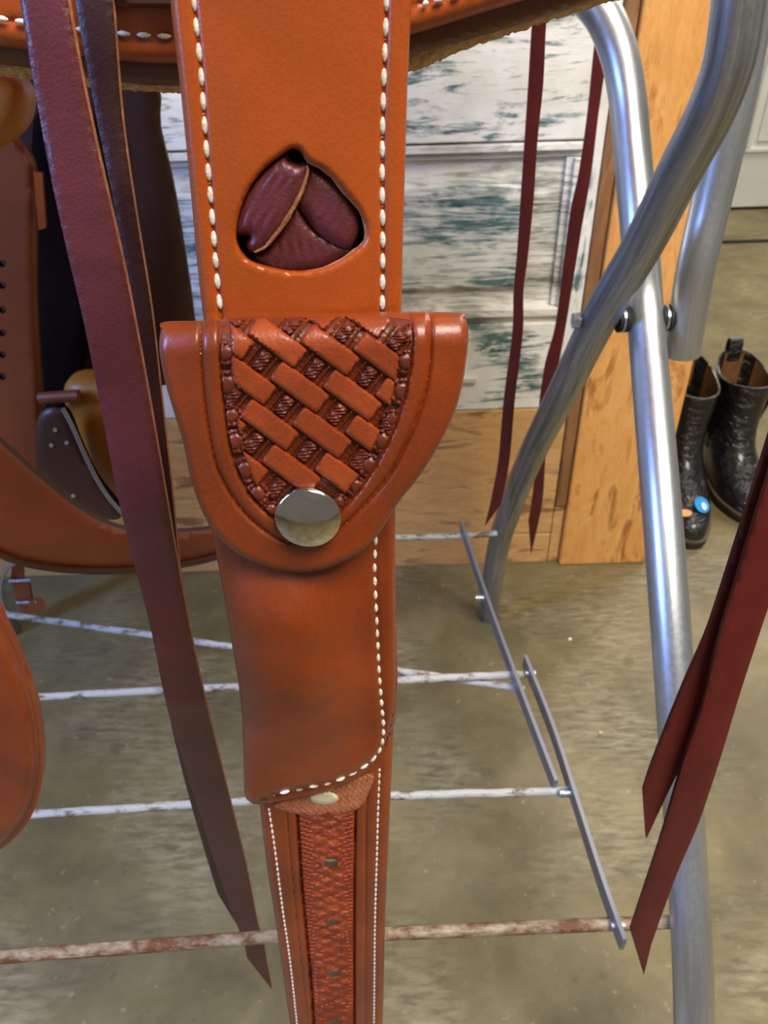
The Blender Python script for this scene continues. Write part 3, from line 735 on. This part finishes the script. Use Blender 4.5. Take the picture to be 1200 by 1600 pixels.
# flap
fo_pts = [(256, 503), (251, 516), (249, 548), (258, 597), (272, 645), (286, 691), (299, 752), (319, 806), (343, 842), (376, 869), (416, 887), (456, 895), (500, 891), (548, 872), (586, 842),
          (622, 786), (648, 754), (677, 711), (706, 656), (721, 609), (728, 565), (732, 526), (728, 498), (716, 489), (640, 487), (560, 488), (480, 491), (400, 495), (320, 501)]
flap = smooth_poly(fo_pts, 4)
rim = smooth_line(fo_pts[1:23], 4)
gout = smooth_line([(313, 480), (314, 500), (314, 557), (322, 643), (334, 712), (349, 752), (378, 796), (418, 832), (455, 848), (490, 848), (516, 838), (544, 815), (577, 781), (611, 738), (641, 678), (663, 617), (672, 557), (672, 496), (671, 475)])
gin = smooth_line([(339, 480), (340, 500), (343, 578), (353, 673), (365, 725), (384, 768), (417, 804), (455, 826), (490, 826), (512, 817), (536, 799), (568, 760), (602, 704), (628, 643), (641, 587), (647, 535), (643, 492), (642, 475)])
field = np.vstack([gin, [[642, 470], [339, 470]]])
def h_flap0(p):                                            # bulging carrier surface of the flap
    y = p[:, 1] + (p[:, 0] - 490) * 0.029
    topr = rnd(y - 490, 58)
    out = 0.013 * topr + 0.0105
    side = np.clip((np.abs(p[:, 0] - 490) - 120) / 130, 0, 1.2)
    low = sm(y, 700, 890)
    return out - 0.004 * side ** 2 + 0.001 * low
def h_flap(p):
    d = dist_line(p, rim); fi = inside(p, field)
    h = h_flap0(p) - 0.0028 * (1 - rnd(d, 11))
    h -= 0.0013 * np.exp(-(dist_line(p, gout) / 3.4) ** 2)
    h += 0.0006 * sm(dist_line(p, gout), 2, 8) * inside(p, np.vstack([gout, [[671, 470], [313, 470]]])) * (~fi)
    h -= 0.0016 * fi * sm(dist_line(p, gin), 0, 5) + 0.0005 * np.exp(-(dist_line(p, gin) / 2.5) ** 2)
    return h
flp = panel('flap', flap, lambda p: YSf(p) - 0.004, h_flap, 3.6, 0.0, [TAN_RED, RAW, TAN_RED], sheath, back=lambda p: h_flap0(p) - 0.0052)
YF = lambda p: YSf(p) - 0.004
# tooled ground of the flap (dyed darker leather) with stamped basketweave, ropes and border stamps
ft = (field[:, 1] < 495)
ground = []
for x, y in np.vstack([gin[(gin[:, 1] > 496)]]): ground.append((x, y))
gc = np.array(ground).mean(0)
ground = np.array([(gc[0] + (x - gc[0]) * 0.985, gc[1] + (y - gc[1]) * 0.99) for x, y in ground])
ground = np.vstack([ground, [[600, 494], [490, 496], [400, 499]]])
def h_ground(p): return h_flap0(p) - 0.0012 + 0.00022 * np.sin(p[:, 0] * 0.8 + p[:, 1] * 0.5) * np.sin(p[:, 0] * 0.45 - p[:, 1] * 0.9)
panel('tooled_ground', ground, YF, h_ground, 3.2, -0.0015, [TOOL, TOOL], flp)
def clip_poly(poly, clipper):
    """Sutherland-Hodgman against a convex polygon."""
    out = [np.array(p, float) for p in poly]; c = clipper
    area2 = sum(c[i][0]*c[(i+1) % len(c)][1] - c[(i+1) % len(c)][0]*c[i][1] for i in range(len(c)))
    sgn = 1 if area2 > 0 else -1
    for i in range(len(c)):
        a, b = c[i], c[(i+1) % len(c)]; e = b - a
        side = lambda q: sgn * (e[0]*(q[1]-a[1]) - e[1]*(q[0]-a[0]))
        inp, out = out, []
        for j in range(len(inp)):
            p, q = inp[j-1], inp[j]; sp, sq = side(p), side(q)
            if sq >= 0:
                if sp < 0: out.append(p + (q-p) * sp/(sp-sq))
                out.append(q)
            elif sp >= 0: out.append(p + (q-p) * sp/(sp-sq))
        if len(out) < 3: return None
    return np.array(out)
hull = np.array([(345, 498), (346, 578), (356, 671), (368, 722), (388, 765), (420, 800), (456, 820), (490, 820), (512, 812), (534, 795), (565, 757), (598, 702), (624, 642), (637, 587), (642, 535), (640, 492)], float)
hull2 = np.array([(492 + (x - 492) * 0.90, y if y < 540 else y - 8) for x, y in hull])
c0 = np.array([230 + 550/2.308, 470 + 312/2.308]); av = np.array([82.3, 12.5]); bv = np.array([-47.5, 58.5])
ang = math.radians(36.5); ux = np.array([math.cos(ang), math.sin(ang)]); uy = np.array([-math.sin(ang), math.cos(ang)])
snap_c = np.array([482, 806])
def rect(c, hl_, hw, r=5):
    pts = []
    for sx, sy in ((1, 1), (-1, 1), (-1, -1), (1, -1)):
        for k in ((0.0, r), (r * 0.3, r * 0.3), (r, 0.0)) if sx * sy > 0 else ((r, 0.0), (r * 0.3, r * 0.3), (0.0, r)):
            pts.append(c + ux * sx * (hl_ - k[0]) + uy * sy * (hw - k[1]))
    return np.array(pts)
def area_of(q): return abs(sum(q[i][0]*q[(i+1) % len(q)][1] - q[(i+1) % len(q)][0]*q[i][1] for i in range(len(q)))) / 2
for i in range(-5, 6):
    for j in range(-5, 6):
        c = c0 + av * i + bv * j
        q = clip_poly(rect(c, 47, 18.5), hull2)
        if q is not None and area_of(q) > 260 and np.linalg.norm(q.mean(0) - snap_c) > 40:
            panel('weave_block', q, YF, (lambda q: lambda p: h_flap0(p) - 0.0002 + 0.0014 * rnd(dist_line(p, q, True), 4))(q), 4, -0.0006, [TOOL_TOP, TOOL], flp)
        cr = c + bv * 0.5
        q = clip_poly(np.array([cr + ux*a*10.5 + uy*b*18 for a, b in ((1, .8), (.7, 1), (-.7, 1), (-1, .8), (-1, -.8), (-.7, -1), (.7, -1), (1, -.8))]), hull)
        if q is not None and area_of(q) > 150 and np.linalg.norm(q.mean(0) - snap_c) > 46:
            panel('twisted_rope', q, YF, (lambda q: lambda p: h_flap0(p) - 0.0008 + 0.0015 * rnd(dist_line(p, q, True), 9)
                  + 0.0004 * np.sin(((p @ uy) + 0.6 * (p @ ux)) * 1.25))(q), 2.4, -0.0004, [TOOL, TOOL], flp)
        for sgn in (-1, 1):
            cl = cr + ux * sgn * 16
            q = clip_poly(np.array([cl + ux*a*2.4 + uy*b*20 for a, b in ((1, 1), (-1, 1), (-1, -1), (1, -1))]), hull)
            if q is not None and area_of(q) > 60 and np.linalg.norm(q.mean(0) - snap_c) > 46:
                panel('ridge', q, YF, (lambda q: lambda p: h_flap0(p) - 0.0004 + 0.0010 * rnd(dist_line(p, q, True), 2.4))(q), 3, -0.0004, [TAN_RED, TOOL], flp)
for (x, y, r) in ((352, 552, 20), (355, 602, 24), (362, 650, 18), (368, 690, 20), (384, 735, 22), (402, 772, 19), (425, 797, 15), (640, 520, 16), (634, 566, 20), (628, 612, 22), (612, 655, 16), (598, 690, 20), (578, 728, 20), (556, 760, 17), (530, 785, 14)):
    q = clip_poly(np.array([(x + r*math.cos(a), y + r*math.sin(a)) for a in np.linspace(0, 2*math.pi, 19)[:-1]]), hull)
    if q is None: continue
    def hr(p, x=x, y=y, r=r, q=q):
        dx, dy = p[:, 0] - x, p[:, 1] - y; rr = np.hypot(dx, dy) / r; ph = np.arctan2(dy, dx)
        return h_flap0(p) - 0.0003 + 0.0017 * np.exp(-((rr - 0.82) / 0.14) ** 2) * (0.55 + 0.45 * np.sin(ph * 11)) + 0.0012 * rnd(np.clip(0.6 - rr, 0, 1), 0.4)
    panel('border_stamp', q, YF, hr, 2.6, -0.0003, [TOOL, TOOL], flp)
# snap
sc_ = P(482, 806, float(YS(806)) - 0.0295)
nrm = Vector((0, -1, 0.16)).normalized()
e1 = Vector((1, 0, 0)) - nrm * nrm.x; e1.normalize(); e2 = nrm.cross(e1)
R = 52.0 * (sc_ - CAM).dot(_F) / FPX
prof = [(0.0, 0.0052), (0.3, 0.0050), (0.6, 0.0043), (0.82, 0.0034), (0.90, 0.0027), (0.955, 0.0025), (1.0, 0.0016), (0.99, 0.0002), (0.90, -0.0006), (0.5, -0.0030), (0.0, -0.0030)]
bm = bmesh.new(); rings = []
for rr, zz in prof:
    if rr == 0: rings.append([bm.verts.new(sc_ + nrm * zz)])
    else: rings.append([bm.verts.new(sc_ + (e1 * math.cos(a) + e2 * math.sin(a)) * rr * R + nrm * zz) for a in (2*math.pi*k/56 for k in range(56))])
for r0, r1 in zip(rings[:-1], rings[1:]):
    for k in range(56):
        if len(r0) == 1: bm.faces.new((r0[0], r1[k], r1[(k+1) % 56]))
        elif len(r1) == 1: bm.faces.new((r0[k], r0[(k+1) % 56], r1[0]))
        else: bm.faces.new((r0[k], r0[(k+1) % 56], r1[(k+1) % 56], r1[k]))
sn = mesh_obj('snap', bm, NICKEL, flp, True, 60); sn['label'] = 'shiny round nickel snap'

# ================================================================== SADDLE STRINGS
GS = 'long latigo saddle strings'
def string(label, left, right, Yk, mat, thick=0.0028, spacing=8, side=RAW, tip=None, group=GS):
    L, Rr = smooth_line(left), smooth_line(right)
    out = np.vstack([L] + ([np.array([tip], float)] if tip else []) + [Rr[::-1]])
    ys, Ys = zip(*Yk)
    Y = lambda p: np.interp(p[:, 1], ys, Ys)
    h = lambda p: 0.0008 * rnd(np.minimum(dist_line(p, L), dist_line(p, Rr)), 8) + 0.0004 * np.sin(p[:, 1] / 37) 
    o = panel('saddle_string', out, Y, h, spacing, thick, [mat, side], None)
    o['label'] = label; o['category'] = 'leather strap'; o['group'] = group
    return o
string('wide maroon leather string hanging in front, just left of the stitched strap',
       [(18, -80), (31, 0), (52, 125), (76, 260), (103, 385), (131, 505), (158, 640), (185, 780), (212, 890), (236, 985), (262, 1110), (298, 1225), (330, 1330), (362, 1425), (380, 1470), (386, 1497)],
       [(92, -80), (106, 0), (126, 110), (150, 225), (190, 400), (214, 520), (236, 640), (262, 790), (282, 905), (300, 1000), (322, 1100), (352, 1222), (384, 1350), (402, 1440), (412, 1475), (417, 1505)],
       [(-80, .272), (0, .270), (400, .262), (800, .262), (1100, .275), (1300, .31), (1430, .352), (1545, .372)], MAROON, 0.0027, tip=(425, 1546))
string('darker maroon leather string tucked behind the wide string left of the strap',
       [(110, -80), (118, 0), (150, 180), (180, 330), (206, 500), (232, 660), (250, 800), (258, 950), (263, 1100), (281, 1190), (305, 1280), (340, 1396)],
       [(166, -80), (176, 0), (190, 175), (210, 320), (236, 480), (252, 620), (268, 760), (280, 880), (292, 980), (312, 1100), (332, 1190), (352, 1280), (376, 1396)],
       [(-80, .288), (0, .286), (500, .280), (900, .278), (1100, .292), (1200, .314), (1300, .338), (1460, .380)], STRING_DK, 0.0027, tip=(376, 1455))
string('thin dark red string hanging straight against the painted door, nearer the strap',
       [(836, 0), (831, 46), (826, 130), (820, 220), (814, 310), (808, 400), (803, 455), (801, 520), (788, 620), (779, 720), (766, 790)],
       [(858, 0), (853, 46), (849, 130), (840, 220), (834, 310), (825, 400), (818, 455), (817, 520), (805, 620), (796, 720), (783, 788)],
       [(0, .80), (820, .86)], MAROON_RED, 0.003, 8, MAROON_RED, tip=(758, 822))
string('thin dark red string hanging behind the crossed tubes of the stand',
       [(934, 30), (927, 92), (918, 180), (905, 270), (892, 330), (880, 420), (868, 510), (852, 570), (842, 640), (838, 700), (833, 770), (826, 815)],
       [(958, 30), (948, 92), (935, 180), (924, 270), (910, 350), (897, 430), (884, 510), (869, 590), (857, 660), (852, 720), (848, 780), (841, 818)],
       [(0, .93), (870, .97)], MAROON_RED, 0.003, 8, MAROON_RED, tip=(830, 866))
string('shorter deep red string in front of the bright leg tube at right',
       [(1248, 520), (1212, 650), (1180, 755), (1150, 850), (1118, 950), (1100, 1000), (1067, 1075), (1022, 1187), (1005, 1237)],
       [(1300, 540), (1252, 690), (1222, 800), (1188, 905), (1160, 985), (1126, 1065), (1092, 1142), (1048, 1230), (1030, 1268)],
       [(500, .31), (1310, .265)], MAROON_RED, 0.0028, 8, MAROON_RED, tip=(1010, 1311))
string('longest deep red string at right with a pointed tip near the rusty rod',
       [(1285, 500), (1235, 640), (1187, 790), (1152, 905), (1122, 1005), (1098, 1105), (1070, 1185), (1036, 1300), (1010, 1380), (985, 1455)],
       [(1340, 520), (1290, 660), (1248, 800), (1215, 905), (1182, 1005), (1156, 1085), (1124, 1190), (1092, 1285), (1060, 1360), (1034, 1430), (1018, 1475)],
       [(500, .295), (1530, .25)], MAROON_RED, 0.0028, 8, MAROON_RED, tip=(1006, 1524))

# near fender end at the left edge
fe = thing('stirrup_fender', 'rounded tan leather fender end at the lower left edge of the picture', 'fender', tuple(P(0, 1322, .25)))
fo_ = smooth_poly([(-140, 900), (-40, 925), (6, 1000), (32, 1060), (50, 1120), (58, 1180), (54, 1232), (38, 1276), (6, 1314), (-40, 1336), (-140, 1345)], 5)
panel('fender_face', fo_, .245, lambda p: 0.004 * rnd(dist_line(p, fo_, True), 16), 7, 0.003, [TAN_RED, EDGE], fe)
fo2 = smooth_poly([(-140, 895), (-36, 912), (12, 990), (40, 1052), (59, 1116), (67, 1180), (63, 1236), (44, 1284), (8, 1322), (-40, 1343), (-140, 1350)], 5)
panel('fender_backing', fo2, .2495, lambda p: 0.001 * rnd(dist_line(p, fo2, True), 8), 9, 0.005, [BROWN, EDGE], fe)

# ================================================================== BOOTS
def boot(label, toe, opening):
    """Black pull-on ankle boot; local -Y is the toe, origin at the toe tip on the floor."""
    dv = opening - toe; yaw = math.atan2(-dv.x, dv.y); k_ = math.hypot(dv.x, dv.y) / 0.2125
    M = Matrix.Translation(toe) @ Matrix.Rotation(yaw, 4, 'Z') @ Matrix.Diagonal((1.0, k_, 1.0, 1))
    t = thing('chelsea_boot', label, 'boot', tuple(toe), 'black pull-on boots on the floor')
    N = 36
    def foot(z0, grow=0.0, L=0.285):
        pts = []
        for k in range(N):
            a = 2*math.pi*k/N; c, s = math.cos(a), math.sin(a)     # s=-1 toe
            y = L/2 + (L/2 + grow) * math.copysign(abs(s) ** 0.86, s)
            f = y / L
            w = 0.050 * (0.92 + 0.12 * math.sin(min(max(f, 0), 1) * math.pi * 1.3 - 0.1)) * (0.86 if f > 0.55 else 1.0 - 0.14 * max(0, (f - .3) / .25))
            pts.append(Vector(((w + grow) * math.copysign(abs(c) ** 0.8, c), y, z0)))
        return pts
    def rings_bm(rings, closed_top=False):
        bm = bmesh.new(); rv = [[bm.verts.new(M @ p) for p in r] for r in rings]
        for a, b in zip(rv[:-1], rv[1:]):
            for k in range(N): bm.faces.new((a[k], a[(k+1) % N], b[(k+1) % N], b[k]))
        bm.faces.new(rv[0][::-1])
        if closed_top: bm.faces.new(rv[-1])
        return bm
    mesh_obj('sole', rings_bm([foot(0.0, .001), foot(0.003, .004), foot(0.016, .005), foot(0.018, .003)], True), RUBBER, t)
    mesh_obj('welt', rings_bm([foot(0.0175, .002), foot(0.0175, .0055), foot(0.0215, .0055), foot(0.0225, .002)], True), WELT, t)
    # upper: the front profile climbs from toe cap over the instep to the shaft
    zs = [0.021, 0.030, 0.042, 0.054, 0.066, 0.078, 0.092, 0.108, 0.126, 0.146, 0.170, 0.196, 0.222, 0.248, 0.262]
    fr = [0.000, -0.001, 0.004, 0.016, 0.040, 0.070, 0.098, 0.118, 0.130, 0.137, 0.140, 0.140, 0.138, 0.136, 0.135]
    bk_ = [0.285, 0.287, 0.288, 0.288, 0.287, 0.285, 0.282, 0.279, 0.277, 0.277, 0.279, 0.282, 0.285, 0.288, 0.290]
    hw = [0.050, 0.0505, 0.0505, 0.0495, 0.0475, 0.046, 0.0445, 0.0435, 0.043, 0.044, 0.046, 0.048, 0.050, 0.0515, 0.052]
    rings = []
    for z, f, b, w in zip(zs, fr, bk_, hw):
        r = []
        base = foot(z)
        mixf = min(1.0, max(0.0, (z - 0.045) / 0.06))
        for k in range(N):
            a = 2*math.pi*k/N; c, s = math.cos(a), math.sin(a)
            cy = (f + b) / 2; hy = (b - f) / 2
            oval = Vector((w * math.copysign(abs(c) ** 0.9, c), cy + hy * s, z))
            ft_ = base[k].copy(); ft_.y = f + (ft_.y / 0.285) * (b - f)
            v = ft_.lerp(oval, mixf)
            cr = 0.0016 * math.sin(z * 330 + 2 * s) * (1 if 0.07 < z < 0.2 else 0) * max(0, -s + 0.3)
            v.y -= cr
            # sides dip and the back rises at the collar
            if z > 0.24: v.z += 0.010 * s - 0.014 * abs(c) ** 3 * (z - 0.24) / 0.022
            r.append(v)
        rings.append(r)
    bm = bmesh.new(); rv = [[bm.verts.new(M @ p) for p in r] for r in rings]
    for a, b in zip(rv[:-1], rv[1:]):
        for k in range(N): bm.faces.new((a[k], a[(k+1) % N], b[(k+1) % N], b[k]))
    bmesh.ops.recalc_face_normals(bm, faces=bm.faces[:])
    cen = M @ Vector((0, 0.2, 0.15))
    # inner lining going down, then a footbed, so that the opening is hollow
    top_r = rings[-1]; inner = []
    for dz, sh in ((0.0, 0.93), (-0.03, 0.92), (-0.10, 0.90), (-0.17, 0.88)):
        cx_ = sum((p for p in top_r), Vector()) / N
        inner.append([Vector((cx_.x + (p.x - cx_.x) * sh, cx_.y + (p.y - cx_.y) * sh, p.z + dz)) for p in top_r])
    iv = [[bm.verts.new(M @ p) for p in r] for r in inner]
    seq = [rv[-1]] + iv
    for a, b in zip(seq[:-1], seq[1:]):
        for k in range(N): bm.faces.new((a[k], a[(k+1) % N], b[(k+1) % N], b[k]))
    bm.faces.new(iv[-1]); bm.faces.new(rv[0][::-1])
    mesh_obj('upper', bm, BOOT, t, True, 60)
    # tan lining strips on both inner sides and on the heel
    for a0, a1 in ((math.radians(-28), math.radians(38)), (math.radians(142), math.radians(208)), (math.radians(66), math.radians(114))):
        bm = bmesh.new(); cols = []
        cx_ = sum((p for p in top_r), Vector()) / N
        for i in range(7):
            a = a0 + (a1 - a0) * i / 6; kf = (a % (2*math.pi)) / (2*math.pi) * N; k0 = int(kf) % N; fr_ = kf - int(kf)
            p = top_r[k0].lerp(top_r[(k0 + 1) % N], fr_)
            col = []
            for dz, sh in ((-0.002, 0.915), (-0.03, 0.905), (-0.075, 0.885)):
                col.append(bm.verts.new(M @ Vector((cx_.x + (p.x - cx_.x) * sh, cx_.y + (p.y - cx_.y) * sh, p.z + dz))))
            cols.append(col)
        for c0_, c1_ in zip(cols[:-1], cols[1:]):
            for j in range(2): bm.faces.new((c0_[j], c1_[j], c1_[j+1], c0_[j+1]))
        bmesh.ops.solidify(bm, geom=bm.faces[:], thickness=0.001)
        mesh_obj('lining', bm, GORE, t)
    # elastic side gores and the pull tab at the heel
    for sx in (-1, 1):
        bm = bmesh.new(); 
        pr = [(0.165, .235), (0.250, .235), (0.228, .10), (0.200, .10)]
        vs = [bm.verts.new(M @ Vector((sx * (0.0535 if z > .2 else 0.0455), y, z))) for y, z in pr]
        bm.faces.new(vs); bmesh.ops.solidify(bm, geom=bm.faces[:], thickness=0.002)
        mesh_obj('gore', bm, RUBBER, t)
    path = catmull([Vector((0, .286, .235)), Vector((0, .296, .262)), Vector((0, .298, .286)), Vector((0, .289, .296)), Vector((0, .280, .284)), Vector((0, .279, .250))], 5)
    bm = bmesh.new(); rows = []
    for i, p in enumerate(path):
        tt = (path[min(i+1, len(path)-1)] - path[max(i-1, 0)]).normalized(); nn = Vector((1, 0, 0)).cross(tt) * 0.0013
        rows.append([bm.verts.new(M @ (p + Vector((sx * 0.014, 0, 0)) + nn * sy)) for sx, sy in ((-1, -1), (1, -1), (1, 1), (-1, 1))])
    for r0, r1 in zip(rows[:-1], rows[1:]):
        for k in range(4): bm.faces.new((r0[k], r0[(k+1) % 4], r1[(k+1) % 4], r1[k]))
    bm.faces.new(rows[0]); bm.faces.new(rows[-1][::-1])
    mesh_obj('pull_tab', bm, BOOT, t)
    return t, M
toe1 = PZ(1080, 858, 0.0)
b1, M1 = boot('black boot with a blue round sticker on its toe, beside the pine post', toe1, PZ(1082, 592, 0.25))
toe2 = PZ(1178, 822, 0.0)
b2, M2 = boot('black boot without stickers, at the right edge behind the red strings', toe2, PZ(1164, 583, 0.25))
def sticker(name, c, rx, ry, mat, lift, tilt):
    bm = bmesh.new(); r = bmesh.ops.create_cone(bm, cap_ends=True, segments=28, radius1=1, radius2=1, depth=1)
    mt = M1 @ Matrix.Translation(c) @ Matrix.Rotation(tilt[0], 4, 'X') @ Matrix.Rotation(tilt[1], 4, 'Y') @ Matrix.Diagonal((rx, ry, 0.0012, 1))
    bmesh.ops.transform(bm, matrix=mt, verts=bm.verts[:])
    return mesh_obj(name, bm, mat, b1, False)
sticker('blue_sticker', Vector((0.016, 0.045, 0.0725)), 0.016, 0.016, BLUE, 0, (math.radians(28), math.radians(16)))
sticker('sticker_print', Vector((0.019, 0.041, 0.0725)), 0.006, 0.008, PALE, 0, (math.radians(28), math.radians(16)))
sticker('peach_sticker', Vector((-0.018, 0.030, 0.063)), 0.013, 0.007, PEACH, 0, (math.radians(32), math.radians(-12)))

# ================================================================== SPECKS ON THE FLOOR
for lab, (x, y), rr, m in (('tiny white paint chip on the concrete right of the flat bars', (890, 1000), 0.0048, THREAD), ('tiny tan crumb on the concrete left of the bright leg tube', (938, 1146), 0.0034, PEACH)):
    c = PZ(x, y, 0.0); bm = bmesh.new(); vs = []
    for k in range(7):
        a = 2 * math.pi * k / 7; q = rr * random.uniform(0.6, 1.0); vs.append(bm.verts.new((c.x + q * math.cos(a), c.y + q * 0.8 * math.sin(a), 0.0004)))
    f = bm.faces.new(vs); e = bmesh.ops.extrude_face_region(bm, geom=[f])
    bmesh.ops.translate(bm, vec=(0.0006, 0, 0.0022), verts=[v for v in e['geom'] if isinstance(v, bmesh.types.BMVert)])
    o = mesh_obj('paint_chip' if m is THREAD else 'crumb', bm, m, None, False); o['label'] = lab; o['category'] = 'debris'
